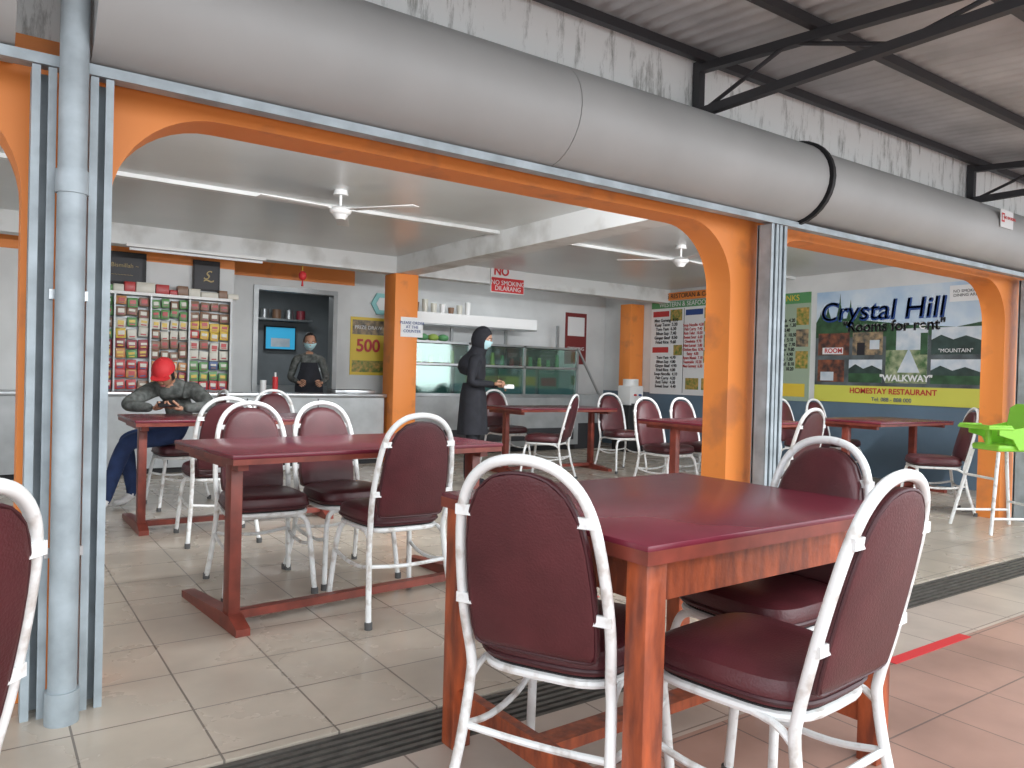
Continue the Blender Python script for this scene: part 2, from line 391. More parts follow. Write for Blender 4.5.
for s in(-1,1):
    b.poly([(s*0.15,-0.16,0.64),(s*0.15,-0.17,0.84),(s*0.15,0.02,0.80),(s*0.15,0.16,0.79),(s*0.15,0.16,0.75),(s*0.15,0.05,0.72),(s*0.15,0.0,0.64)],0.022*s,'lime',(1,0,0))
b.box((0,0.15,0.80),(0.36,0.20,0.022),'lime',bev=0.008)
b.tube([(-0.165,0.06,0.815),(-0.165,0.235,0.815),(0.165,0.235,0.815),(0.165,0.06,0.815)],0.010,'lime',n=8,smooth=False)
b.cyl((0,0.12,0.66),(0,0.12,0.79),0.022,'lime')
b.build('high_chair',(6.50,2.68,0),math.radians(60))

# ------------------------------------------------------------ signs
def text_obj(parent,s,x,y,z,size,m,al='CENTER',shear=0,bold=0,sx=1):
    c=bpy.data.curves.new('lettering','FONT'); c.body=s; c.size=size; c.align_x=al; c.align_y='CENTER'; c.extrude=0.001; c.shear=shear; c.offset=bold
    c.materials.append(M[m] if isinstance(m,str) else m)
    o=bpy.data.objects.new('lettering',c); COL.objects.link(o); o.parent=parent; o.location=(x,y,z); o.scale=(sx,1,1); return o
def sign(name,c,face,w,h,base,rects=(),texts=(),th=0.012):
    b=MB(); b.box((0,0,th/2),(w,h,th),base)
    for (u0,v0,u1,v1,m,k) in rects:
        z=th+0.0012*k
        vs=[b.v(((u-0.5)*w,(v-0.5)*h,z)) for u,v in((u0,v0),(u1,v0),(u1,v1),(u0,v1))]; b.f(vs,m)
    o=b.build(name,c)
    o.rotation_euler={'-Y':(math.pi/2,0,0),'-X':(math.pi/2,0,-math.pi/2)}[face]
    for t in texts:
        s,u,v,size,m=t[:5]; kw=t[5] if len(t)>5 else {}
        text_obj(o,s,(u-0.5)*w,(v-0.5)*h,th+0.008,size,m,**kw)
    return o
def colm(n,c,r=0.5,**k): 
    if n not in M: M[n]=mat(n,c,r,**k)
    return M[n]
sky=colm('print_sky',(0.36,0.52,0.70),0.5,noise=0.4,nscale=2.5,col2=(0.62,0.71,0.78)); colm('print_hill',(0.05,0.13,0.06),0.5,noise=0.5,nscale=8); colm('print_mist',(0.42,0.52,0.60),noise=0.5,nscale=7,col2=(0.66,0.70,0.73)); colm('print_room',(0.30,0.10,0.05),0.5,noise=0.8,nscale=14,col2=(0.05,0.03,0.03))
colm('print_house',(0.45,0.32,0.18),0.5,noise=0.8,nscale=16,col2=(0.08,0.08,0.07)); colm('print_path',(0.42,0.45,0.28),0.5,noise=0.8,nscale=12,col2=(0.06,0.14,0.05)); colm('print_mount',(0.05,0.09,0.08),0.5,noise=0.6,nscale=6); colm('print_black',(0.02,0.02,0.025)); colm('navyprint',(0.02,0.06,0.24)); colm('limeprint',(0.62,0.62,0.10)); colm('print_ground',(0.14,0.17,0.18),noise=0.6,nscale=5); colm('print_food',(0.62,0.36,0.10),noise=0.8,nscale=22,col2=(0.12,0.20,0.04)); colm('print_red',(0.50,0.04,0.04))
BW,BH=2.02,1.38
o=sign('rooms_for_rent_banner',(XR-0.001,4.83,1.575),'-X',BW,BH,sky,
 [(0,0.0,1,0.15,'limeprint',1),(0,0.15,1,0.60,'print_ground',1),
  (0.02,0.42,0.23,0.62,'print_room',3),(0.25,0.42,0.44,0.62,'print_house',3),(0.02,0.18,0.20,0.38,'print_room',3),(0.04,0.19,0.13,0.27,'print_mist',4),(0.05,0.43,0.19,0.49,'paper',4),(0.23,0.18,0.44,0.38,'print_mist',3),(0.23,0.18,0.44,0.27,'print_hill',4),(0.28,0.42,0.33,0.53,'print_black',4),(0.36,0.47,0.42,0.55,'print_mist',4),
  (0.46,0.18,0.70,0.64,'print_mist',2),(0.46,0.18,0.70,0.46,'print_path',3),(0.46,0.46,0.52,0.64,'print_hill',4),(0.66,0.42,0.70,0.60,'print_hill',4),(0.72,0.42,0.98,0.64,'print_mist',3),(0.72,0.18,0.98,0.38,'print_mist',3),(0.72,0.42,0.98,0.51,'print_mount',4),(0.72,0.18,0.98,0.26,'print_hill',4),(0.81,0.84,0.99,0.97,'paper',4)],
 [("Crystal Hill",0.41,0.80,0.33,'navyprint',dict(shear=0.12,bold=0.009,sx=1.02)),("Crystal Hill",0.406,0.806,0.33,'paper',dict(shear=0.12,sx=1.02,bold=-0.002)),
  ('"Rooms for rent"',0.49,0.665,0.175,'print_black',dict(bold=0.005)),('"Rooms for rent"',0.487,0.67,0.175,'paper'),("ROOM",0.125,0.46,0.08,'print_red',dict(bold=0.002)),('"WALKWAY"',0.58,0.22,0.105,'paper',dict(bold=0.003)),('"MOUNTAIN"',0.85,0.45,0.06,'paper'),("HOMESTAY RESTAURANT",0.5,0.105,0.09,'print_red',dict(bold=0.002)),("Tel: 088 - 888 000",0.5,0.035,0.065,'navyprint'),
  ("NO SMOKING\nDINING AREA",0.90,0.905,0.045,'print_black')])
b=MB()
def printpoly(pts,m,z): b.f([b.v(((u-0.5)*BW,(v-0.5)*BH,z)) for u,v in pts],m)
for (u,hh,w) in((0.08,0.16,0.03),(0.16,0.26,0.028),(0.23,0.20,0.03),(0.29,0.12,0.035),(0.03,0.10,0.03)):
    v0=0.72; printpoly([(u-w,v0),(u+w,v0),(u+w*0.2,v0+hh*0.6),(u,v0+hh),(u-w*0.2,v0+hh*0.6)],'print_hill',0.0145)
printpoly([(0,0.58),(1,0.58),(1,0.68),(0.85,0.64),(0.6,0.67),(0.35,0.72),(0.2,0.75),(0,0.72)],'print_hill',0.0140)
for u0,v0 in((0.72,0.50),(0.72,0.25),(0.23,0.26)):
    w=0.26 if u0>0.5 else 0.21
    printpoly([(u0,v0),(u0+w,v0),(u0+w,v0+0.03),(u0+w*0.7,v0+0.07),(u0+w*0.45,v0+0.04),(u0+w*0.2,v0+0.08),(u0,v0+0.04)],'print_mount',0.0175)
printpoly([(0.53,0.27),(0.66,0.27),(0.60,0.46),(0.59,0.46)],'print_mist',0.0178)
b.build('printed_scenery',parent=o)
dishes=["Fried Rice","Mee Goreng","Nasi Lemak","Soup Noodle","Kuey Teow","Chicken Rice","Fish Curry","Tom Yam","Satay","Roti Telur","Bihun Sup","Ayam Masak","Sweet Sour","Ginger Beef","Vegetable","Omelette"]
def menu(k,n): 
    return "\n".join("%s  %d.%d0"%(dishes[(i*3+k)%16],4+(i*k)%7,(i+k)%10) for i in range(n))
sign('menu_board',(XR-0.001,8.10,1.60),'-X',1.36,1.44,'paper',
 [(0,0.93,1,1,'green',1),(0.30,0.79,0.48,0.91,'print_food',2),(0.80,0.80,0.98,0.91,'print_food',2),(0.80,0.66,0.98,0.77,'print_food',2),(0.80,0.50,0.98,0.63,'print_path',2),(0.80,0.34,0.98,0.47,'print_food',2),(0.55,0.06,0.74,0.18,'print_food',2),(0.78,0.06,0.97,0.18,'print_food',2),(0.03,0.84,0.28,0.90,'print_red',2),(0.03,0.45,0.28,0.51,'print_red',2),(0.36,0.42,0.49,0.53,'print_food',2),(0.53,0.84,0.78,0.90,'navyprint',2),(0.505,0.02,0.512,0.92,'print_black',2)],
 [("WESTERN & SEAFOOD",0.5,0.965,0.10,'paper'),(menu(1,6),0.24,0.68,0.068,'print_black',dict(bold=0.0012)),(menu(7,8),0.25,0.24,0.064,'print_black',dict(bold=0.0012)),(menu(3,11),0.65,0.52,0.062,'print_red',dict(bold=0.0012,sx=0.85))])
sign('menu_board',(XR-0.001,6.50,1.58),'-X',1.15,1.42,colm('menu_green',(0.34,0.43,0.32)),[(0,0.9,1,1,'green',1),(0.04,0.64,0.20,0.80,'print_food',2),(0.6,0.04,0.95,0.16,'yellow',2),(0.82,0.7,0.98,0.86,'print_food',2),(0.82,0.5,0.98,0.66,'print_house',2),(0.82,0.3,0.98,0.46,'print_food',2),(0.04,0.04,0.45,0.15,'print_red',2)],
 [("MENU & DRINKS",0.5,0.95,0.11,'yellow'),(menu(5,9),0.29,0.40,0.066,'paper',dict(bold=0.001)),(menu(2,11),0.64,0.52,0.064,'print_black',dict(bold=0.0015,sx=0.85))])
sign('hanging_fascia_sign',(XR-0.03,8.1,2.39),'-X',1.36,0.12,'orange',[],[("SOFIA'S RESTORAN & CAFE",0.5,0.5,0.10,'print_black')])
sign('price_poster',(4.42,YB-0.001,1.46),'-Y',0.52,0.80,'yellow',[(0.05,0.70,0.95,0.95,'print_house',1),(0.05,0.05,0.95,0.25,'print_food',1)],[("500",0.5,0.5,0.24,'print_red',dict(bold=0.006)),("PRIZE DRAW",0.5,0.82,0.07,'paper')])
sign('no_smoking_sign',(5.72,8.395,2.37),'-Y',0.54,0.36,'paper',[(0.02,0.03,0.98,0.55,'red',1)],[("NO",0.30,0.77,0.15,'red',dict(bold=0.004)),("NO SMOKING",0.5,0.36,0.085,'paper'),("DILARANG",0.5,0.16,0.085,'paper')])
sign('no_smoking_sign',(8.15,YB-0.001,1.75),'-Y',0.45,0.85,colm('maroonprint',(0.20,0.03,0.03)),[(0.1,0.55,0.9,0.92,'paper',1)],[("SMOKING",0.5,0.3,0.08,'paper')])
sign('paper_notice',(4.30,8.349,1.66),'-Y',0.30,0.24,'paper',[],[("PLEASE ORDER\nAT THE\nCOUNTER",0.5,0.5,0.05,'navyprint')],th=0.004)
sign('no_smoking_notice',(6.15,2.56,2.34),'-Y',0.20,0.13,'paper',[(0.06,0.3,0.3,0.8,'red',1),(0.11,0.4,0.25,0.7,'paper',2)],[("NO SMOKING",0.64,0.55,0.03,'red')],th=0.004)
gold=colm('gold_print',(0.40,0.30,0.12))
sign('framed_calligraphy',(1.20,8.93,2.12),'-Y',0.46,0.34,'black',[(0.08,0.1,0.92,0.9,'print_black',1)],[("~ Bismillah ~",0.5,0.58,0.06,gold),("~~~~~~~",0.5,0.3,0.05,gold)],th=0.03)
sign('framed_calligraphy',(2.04,8.93,2.12),'-Y',0.28,0.33,'black',[(0.06,0.05,0.94,0.95,'print_black',1)],[("S",0.46,0.5,0.14,gold,dict(shear=0.5)),("~",0.58,0.35,0.2,gold)],th=0.03)
b=MB(); b.cyl((4.62,YB-0.03,2.06),(4.62,YB-0.001,2.06),0.17,colm('cyan_print',(0.25,0.55,0.55)),n=6); b.cyl((4.62,YB-0.04,2.06),(4.62,YB-0.03,2.06),0.10,'paper',n=6); b.build('wall_ornament')
b=MB(); b.ell((3.0,8.55,2.18),(0.045,0.045,0.055),'red'); b.cyl((3.0,8.55,2.22),(3.0,8.55,2.3),0.004,'yellow'); b.cyl((3.0,8.55,2.06),(3.0,8.55,2.13),0.014,'red',0.006); b.build('red_lantern')

# ------------------------------------------------------------ counter + candy rack
b=MB(); b.bb(-1.6,4.03,8.50,8.92,0.06,0.80,'steelw'); b.bb(-1.6,4.03,8.56,8.92,0,0.06,'black'); b.bb(-1.63,4.05,8.46,8.94,0.80,0.84,'steel',bev=0.006)
for x in(-0.8,0.0,0.8,1.6,2.4,3.2): b.bb(x-0.006,x+0.006,8.494,8.50,0.1,0.78,'dark')
for x in(1.3,2.1,2.9): b.bb(x-0.05,x+0.05,8.485,8.50,0.64,0.66,'steel')
b.build('serving_counter')
b=MB(); b.bb(0.90,2.32,8.88,8.93,0.84,1.90,'steelw')
b.bb(0.88,2.34,8.76,8.93,1.84,1.87,'white')
groups=[(0.90,1.16,[2,2,4,4,0]),(1.18,1.50,[7,3,4,0,0]),(1.52,1.88,[2,3,7,6,0]),(1.90,2.31,[7,1,3,2,0])]
for gx0,gx1,pal in groups:
    b.bb(gx1+0.002,gx1+0.018,8.74,8.88,0.84,1.84,'steelw')
    rows=9
    for ri in range(rows):
        z=1.83-0.108*(ri+1); band=min(4,ri*5//rows); base=pal[band]
        n=max(3,round((gx1-gx0)/(0.06+0.02*((band*3+len(pal))%3)))); w=(gx1-gx0)/n
        for c in range(n):
            k=base if random.random()<0.72 else random.randrange(8)
            dz=random.uniform(-0.02,0.015); dy=random.uniform(-0.012,0.012); hh=random.uniform(0.085,0.105)
            x=gx0+w*(c+0.5)
            R=Matrix.Rotation(random.uniform(-.15,.15),3,'Z')@Matrix.Rotation(random.uniform(-.1,.1),3,'Y')
            b.box((x,8.80+dy,z+0.05+dz),(w*random.uniform(0.84,0.96),0.03,hh),PK[k],R=R,bev=0.005)
            b.box((x+random.uniform(-.005,.005),8.780+dy,z+0.055+dz),(w*0.55,0.004,random.uniform(0.02,0.045)),PK[[3,1,3,0][(ri+base)%4]],R=R)
            b.box((x,8.7795+dy,z+0.022+dz),(w*0.5,0.004,0.012),PK[(base+5)%8],R=R)
x=0.95
while x<2.3:
    w=random.uniform(0.08,0.2); h=random.uniform(0.05,0.11)
    b.box((x+w/2,8.84,1.87+h/2),(w*0.95,0.10,h),PK[random.choice((3,7,2,1,3,0))],bev=0.004); x+=w
b.build('snack_display_rack',(-0.05,0,0))
b=MB(); b.cyl((2.62,8.68,0.84),(2.62,8.68,0.98),0.035,'white'); b.cyl((2.75,8.66,0.84),(2.75,8.66,1.02),0.03,'red'); b.cyl((2.75,8.66,1.02),(2.75,8.66,1.07),0.012,'white'); b.build('sauce_bottle')
b=MB(); b.bb(3.45,3.95,8.6,8.88,0.84,0.88,'steel',bev=0.005); b.bb(3.48,3.92,8.63,8.85,0.88,0.885,'dark'); b.build('metal_tray')

# display case
b=MB(); x0,x1=4.62,7.55
b.bb(x0,x1,9.05,9.65,0.08,0.80,'steelw'); b.bb(x0,x1,9.12,9.62,0,0.08,'black'); b.bb(x0-0.02,x1+0.02,9.02,9.67,0.80,0.84,'steel')
b.bb(x0+0.1,x1-0.1,9.035,9.05,0.16,0.34,'dark')
for i in range(4):
    xx=x0+0.05+i*0.73; b.bb(xx,xx+0.66,9.16,9.18,0.84,1.20,'teal')
b.bb(x0,x1,9.18,9.5,0.84,1.20,'dark')
for x in(x0,5.6,6.55,x1): b.bb(x-0.02,x+0.02,9.10,9.14,0.84,1.55,'steel'); b.bb(x-0.02,x+0.02,9.6,9.64,0.84,1.92,'steel')
b.bb(x0,x1,9.10,9.64,1.22,1.25,'steel'); b.bb(x0,x1,9.10,9.64,1.52,1.55,'steel'); b.bb(x0,x1,9.60,9.64,1.25,1.52,'dark')
b.bb(x0,6.9,9.3,9.66,1.80,1.95,'white'); b.bb(x0,6.9,9.3,9.64,1.78,1.80,'steel')
b.bb(x0+0.02,x1-0.02,9.11,9.118,0.85,1.21,'glass'); b.bb(x0+0.02,x1-0.02,9.11,9.118,1.26,1.51,'glass')
b.poly([(x1+0.02,9.1,0.84),(x1+0.02,9.64,0.84),(x1+0.02,9.64,1.55),(x1+0.02,9.3,1.55)],0.01,'glass',(1,0,0))
b.tube([(x1,9.1,1.54),(x1+0.45,9.1,0.84)],0.02,'steel',smooth=False); b.bb(x1,x1+0.5,9.08,9.6,0.4,0.84,'steelw'); b.bb(x1,x1+0.5,9.12,9.56,0,0.4,'dark')
dc=b.build('food_display_case')
b=MB()
for i in range(16):
    x=4.75+i*0.17; c=[colm('lime_fruit',(0.30,0.42,0.08)),M['maroonprint'],M['green'],M['white']][random.randrange(4)]
    b.cyl((x,9.3,1.25),(x,9.3,1.25+random.uniform(0.1,0.2)),0.035,c,0.025,n=12)
b.build('bottles_and_jars',parent=dc)
b=MB()
for i in range(8):
    x=4.8+i*0.14; b.cyl((x,9.48,1.95),(x,9.48,1.95+random.choice((0.1,0.14,0.19))),0.035,random.choice([PK[3],PK[4],PK[7],PK[6],M['white']]),0.045,n=12)
b.build('stacked_cups')
b=MB()
for i in range(4):
    b.ell((4.8+i*0.16,9.3,1.602),(0.08,0.08,0.05),random.choice([M['lime_fruit'],M['yellow'],M['green']]),n=12,k=8)
b.build('fruit_pile')
b=MB(); b.bb(-0.2,0.2,-0.18,0.18,0,0.7,'black',bev=0.01); b.bb(-0.14,0.14,-0.14,0.14,0.7,1.0,'white',bev=0.02); b.cyl((0,0,1.0),(0,0,1.10),0.12,'white',n=20)
b.cyl((-0.05,-0.14,0.86),(-0.05,-0.18,0.86),0.014,'red'); b.cyl((0.05,-0.14,0.86),(0.05,-0.18,0.86),0.014,'navyprint'); b.bb(-0.11,0.11,-0.20,-0.14,0.71,0.73,'dark'); b.build('water_dispenser',(8.2,8.6,0))
sign('television',(4.05,12.58,1.62),'-Y',0.52,0.40,'black',[(0.04,0.06,0.96,0.94,'screen',1),(0.2,0.15,0.8,0.5,'print_mist',2)],th=0.05)
b=MB(); b.bb(2.2,5.4,11.9,12.5,0,0.85,'steel'); b.cyl((4.6,12.2,0.85),(4.6,12.2,1.15),0.2,'steel'); b.bb(3.2,4.5,12.3,12.58,1.9,1.93,'steel')
for i in range(6): b.cyl((3.35+i*0.2,12.44,1.93),(3.35+i*0.2,12.44,2.08),0.07,PK[(7,3,4)[i%3]] if i%2 else M['steel'])
b.build('kitchen_bench')

# ------------------------------------------------------------ fans, lamps
def fan(x,y,rz):
    b=MB(); b.cyl((0,0,2.46),(0,0,2.5),0.06,'white',0.05); b.cyl((0,0,2.36),(0,0,2.46),0.012,'white'); b.ell((0,0,2.34),(0.085,0.085,0.04),'white'); b.cyl((0,0,2.275),(0,0,2.31),0.035,'white',0.06)
    for k in range(3):
        a=2*math.pi*k/3; c,s=math.cos(a),math.sin(a)
        R=Matrix.Rotation(a,3,'Z')@Matrix.Rotation(math.radians(3),3,'X')
        b.box((c*0.38,s*0.38,2.35),(0.54,0.10,0.006),'white',R=R,bev=0.002); b.box((c*0.12,s*0.12,2.35),(0.1,0.03,0.006),'white',R=R)
    return b.build('ceiling_fan',(x,y,0),rz)
fan(2.27,5.65,1.15); fan(5.95,5.55,0.2)
b=MB(); b.bb(1.15,2.5,8.28,8.34,2.27,2.30,'white'); b.cyl((1.18,8.31,2.25),(2.47,8.31,2.25),0.014,'tube'); b.build('fluorescent_lamp')
b=MB(); b.box((3.30,1.615,0.0015),(0.62,0.05,0.002),'red'); b.build('red_floor_tape')
b=MB(); b.box((2.35,2.9,0.0015),(0.45,0.035,0.002),'red'); b.build('red_floor_tape')

# ------------------------------------------------------------ people
def seg_dist(p,a,b):
    ab=b-a; t=max(0,min(1,(p-a).dot(ab)/max(ab.length_squared,1e-9))); return (p-(a+ab*t)).length,t
def skin_body(name,V,E,root,parent,sub=2):
    names=list(V); me=bpy.data.meshes.new(name+'_sk')
    me.from_pydata([V[k][0] for k in names],[(names.index(a),names.index(c)) for a,c,_ in E],[])
    o=bpy.data.objects.new(name+'_sk',me); COL.objects.link(o)
    md=o.modifiers.new('s','SKIN'); md.use_smooth_shade=True; md.branch_smoothing=0.4
    if not me.skin_vertices: 
        bpy.context.view_layer.objects.active=o; bpy.ops.mesh.customdata_skin_add()
    sv=me.skin_vertices[0].data
    for i,k in enumerate(names):
        r=V[k][1]; r=(r,r) if not isinstance(r,tuple) else r
        sv[i].radius=r; sv[i].use_root=(k==root)
    ss=o.modifiers.new('ss','SUBSURF'); ss.levels=sub; ss.render_levels=sub
    dg=bpy.context.evaluated_depsgraph_get(); dg.update()
    m2=bpy.data.meshes.new_from_object(o.evaluated_get(dg)); m2.name=name
    bpy.data.objects.remove(o)
    mats=[]
    for _,_,m in E:
        if m not in mats: mats.append(m)
    m2.materials.clear()
    for m in mats: m2.materials.append(M[m])
    segs=[]
    for a,c,m in E:
        ra=V[a][1]; ra=max(ra) if isinstance(ra,tuple) else ra; rc=V[c][1]; rc=max(rc) if isinstance(rc,tuple) else rc
        segs.append((Vector(V[a][0]),Vector(V[c][0]),ra,rc,mats.index(m)))
    for p in m2.polygons:
        best=1e9
        for a,c,ra,rc,mi in segs:
            d,t=seg_dist(p.center,a,c); d/= (ra+(rc-ra)*t)
            if d<best: best=d; p.material_index=mi
        p.use_smooth=True
    ob=bpy.data.objects.new(name,m2); COL.objects.link(ob); ob.parent=parent
    return ob
def hand(name,wrist,direction,normal,side,parent,curl=0.6):
    w=Vector(wrist); d=Vector(direction).normalized(); n=Vector(normal); n=(n-d*n.dot(d)).normalized(); s=d.cross(n)*side
    V={'w':(tuple(w-d*0.02),0.024),'p0':(tuple(w+d*0.025),(0.030,0.017)),'p1':(tuple(w+d*0.06),(0.034,0.015))}
    E=[('w','p0','skin'),('p0','p1','skin')]
    skin_body(name+'_palm',V,E,'w',parent,2)
    for i,(off,L) in enumerate(((0.030,0.068),(0.010,0.076),(-0.010,0.070),(-0.028,0.055))):
        base=w+d*0.055+s*off; V={}; E=[]; p=base; ang=0; V['j0']=(tuple(p),0.0092)
        for k,fr in enumerate((0.45,0.3,0.25)):
            ang+=curl*(0.6+0.3*k); dd=(d*math.cos(ang)+n*math.sin(ang)); p=p+dd*L*fr
            V['j%d'%(k+1)]=(tuple(p),0.0088-0.0011*k); E.append(('j%d'%k,'j%d'%(k+1),'skin'))
        skin_body(name+'_finger_%d'%(i+1),V,E,'j0',parent,1)
    b0=w+d*0.018+s*0.024; b1=b0+(d*0.6+s*0.65+n*0.3).normalized()*0.032; b2=b1+(d*0.8+s*0.2+n*0.6).normalized()*0.027; b3=b2+(d*0.8-s*0.1+n*0.6).normalized()*0.02
    skin_body(name+'_thumb',{'a':(tuple(b0),0.012),'b':(tuple(b1),0.0105),'c':(tuple(b2),0.0095),'d':(tuple(b3),0.0075)},[('a','b','skin'),('b','c','skin'),('c','d','skin')],'a',parent,1)
def headfn(k=1.0):
    def fn(p):
        x,y,z=p
        zn=z/0.115
        if zn<0:
            x*=1-0.38*(-zn)**1.6
            if y>0: y*=1-0.10*(-zn)
            else: y*=1-0.35*(-zn)
        if y>0: y*=0.97
        return Vector((x*k,y*k,z*k))
    return fn
def head(name,center,R,parent,mask=None,cover=None,hair=True):
    b=MB(); b.T=Matrix.Translation(Vector(center))@R.to_4x4()
    b.ell((0,0,0),(0.075,0.095,0.115),'skin',24,18,headfn())
    for s in(-1,1):
        b.ell((s*0.031,0.080,0.008),(0.014,0.009,0.008),'eye',10,6); b.ell((s*0.031,0.087,0.008),(0.006,0.004,0.006),'hair',8,6)
        b.tube([(s*0.016,0.090,0.024),(s*0.032,0.088,0.030),(s*0.048,0.074,0.025)],0.003,'hair',n=6,sub=3)
        b.ell((s*0.075,-0.004,-0.008),(0.008,0.018,0.030),'skin',10,8)
    b.loft([[(math.cos(2*math.pi*i/8)*w,y+math.sin(2*math.pi*i/8)*w*0.8,z) for i in range(8)] for w,y,z in((0.005,0.088,0.020),(0.008,0.094,0.0),(0.013,0.100,-0.020),(0.015,0.094,-0.030),(0.008,0.086,-0.036))],'skin')
    b.ell((0,0.079,-0.060),(0.022,0.008,0.004),'lip',12,6); b.ell((0,0.079,-0.067),(0.018,0.008,0.005),'lip',12,6)
    f=headfn()
    if mask:
        rings=[]
        for i in range(7):
            z=-0.095+0.095*i/6; q=math.sqrt(max(0,1-(z/0.115)**2)); row=[]
            for j in range(15):
                a=math.radians(20+140*j/14); k=1.12+(0.10*math.exp(-((a-math.pi/2)/0.35)**2))
                p=f(Vector((0.075*q*math.cos(a)*k,0.095*q*math.sin(a)*k,z))); row.append(p)
            rings.append(row)
        b.loft(rings,mask,cap=False,closed=False)
    if hair:
        rings=[]
        for i in range(10):
            a=math.radians(-20+110*i/9); z=math.sin(a); q=max(math.cos(a),0.03); row=[]
            for j in range(25):
                bb=math.radians((150 if i<6 else 90)+(240 if i<6 else 360)*j/24); k=1.06
                row.append(Vector((0.075*q*math.cos(bb)*k,0.095*q*math.sin(bb)*k-0.002,0.115*z*k)))
            rings.append(row)
        b.loft(rings,'hair',cap=False,closed=False)
    if cover=='hijab':
        rings=[]
        for i in range(17):
            a=math.radians(-60+150*i/16); z=math.sin(a); q=max(math.cos(a),0.02)
            zz=z*0.13; op=0
            if -0.105<zz<0.068: op=math.radians(58)*math.sqrt(max(0,1-((zz+0.018)/0.09)**2))
            row=[]
            for j in range(33):
                bb=math.pi/2+op+(2*math.pi-2*op)*j/32
                row.append(Vector((0.088*max(q,0.62 if z<0 else q)*math.cos(bb),0.104*max(q,0.62 if z<0 else q)*math.sin(bb)-0.006,zz)))
            rings.append(row)
        b.loft(rings,'cblack',cap=False,closed=False)
        rings=[]
        for z,rx,ry,y in((-0.085,0.066,0.082,-0.004),(-0.12,0.072,0.08,-0.01),(-0.17,0.095,0.09,-0.02),(-0.22,0.15,0.115,-0.03),(-0.27,0.185,0.13,-0.03),(-0.33,0.17,0.14,-0.02),(-0.38,0.12,0.125,0.0)):
            rings.append([(rx*math.cos(2*math.pi*i/28)*(1+0.03*math.sin(5*i)),y+ry*math.sin(2*math.pi*i/28)*(1+0.03*math.sin(5*i)),z) for i in range(28)])
        b.loft(rings,'cblack',cap=False)
    if cover=='cap':
        b.ell((0,-0.002,0.03),(0.082,0.101,0.092),'cred',24,10,None,0.0,1)
        b.tube([(0.08*math.cos(a),-0.002+0.099*math.sin(a),0.032) for a in [2*math.pi*i/20 for i in range(20)]],0.004,'cred',n=6,sub=1,closed=True)
        rings=[]
        for zz in(0.028,0.034):
            rings.append([(0.066*math.cos(math.pi*i/12)*1.05,0.085+0.055*math.sin(math.pi*i/12),zz-0.012*math.cos(math.pi*i/12)**2) for i in range(13)]+[(0.05*math.cos(math.pi*(12-i)/12),0.06,zz) for i in range(0,13,4)])
        b.loft(rings,'cred'); b.ell((0,0,0.122),(0.008,0.008,0.006),'cred',8,6)
    return b.build(name+'_head',parent=parent,angle=60)
def look(fwd):
    y=Vector(fwd).normalized(); x=y.cross(Vector((0,0,1))).normalized(); z=x.cross(y)
    return Matrix((x,y,z)).transposed()
def empty(name,loc,rz=0):
    e=bpy.data.objects.new(name,None); e.location=loc; e.rotation_euler=(0,0,rz); COL.objects.link(e); e.empty_display_size=0.2; return e
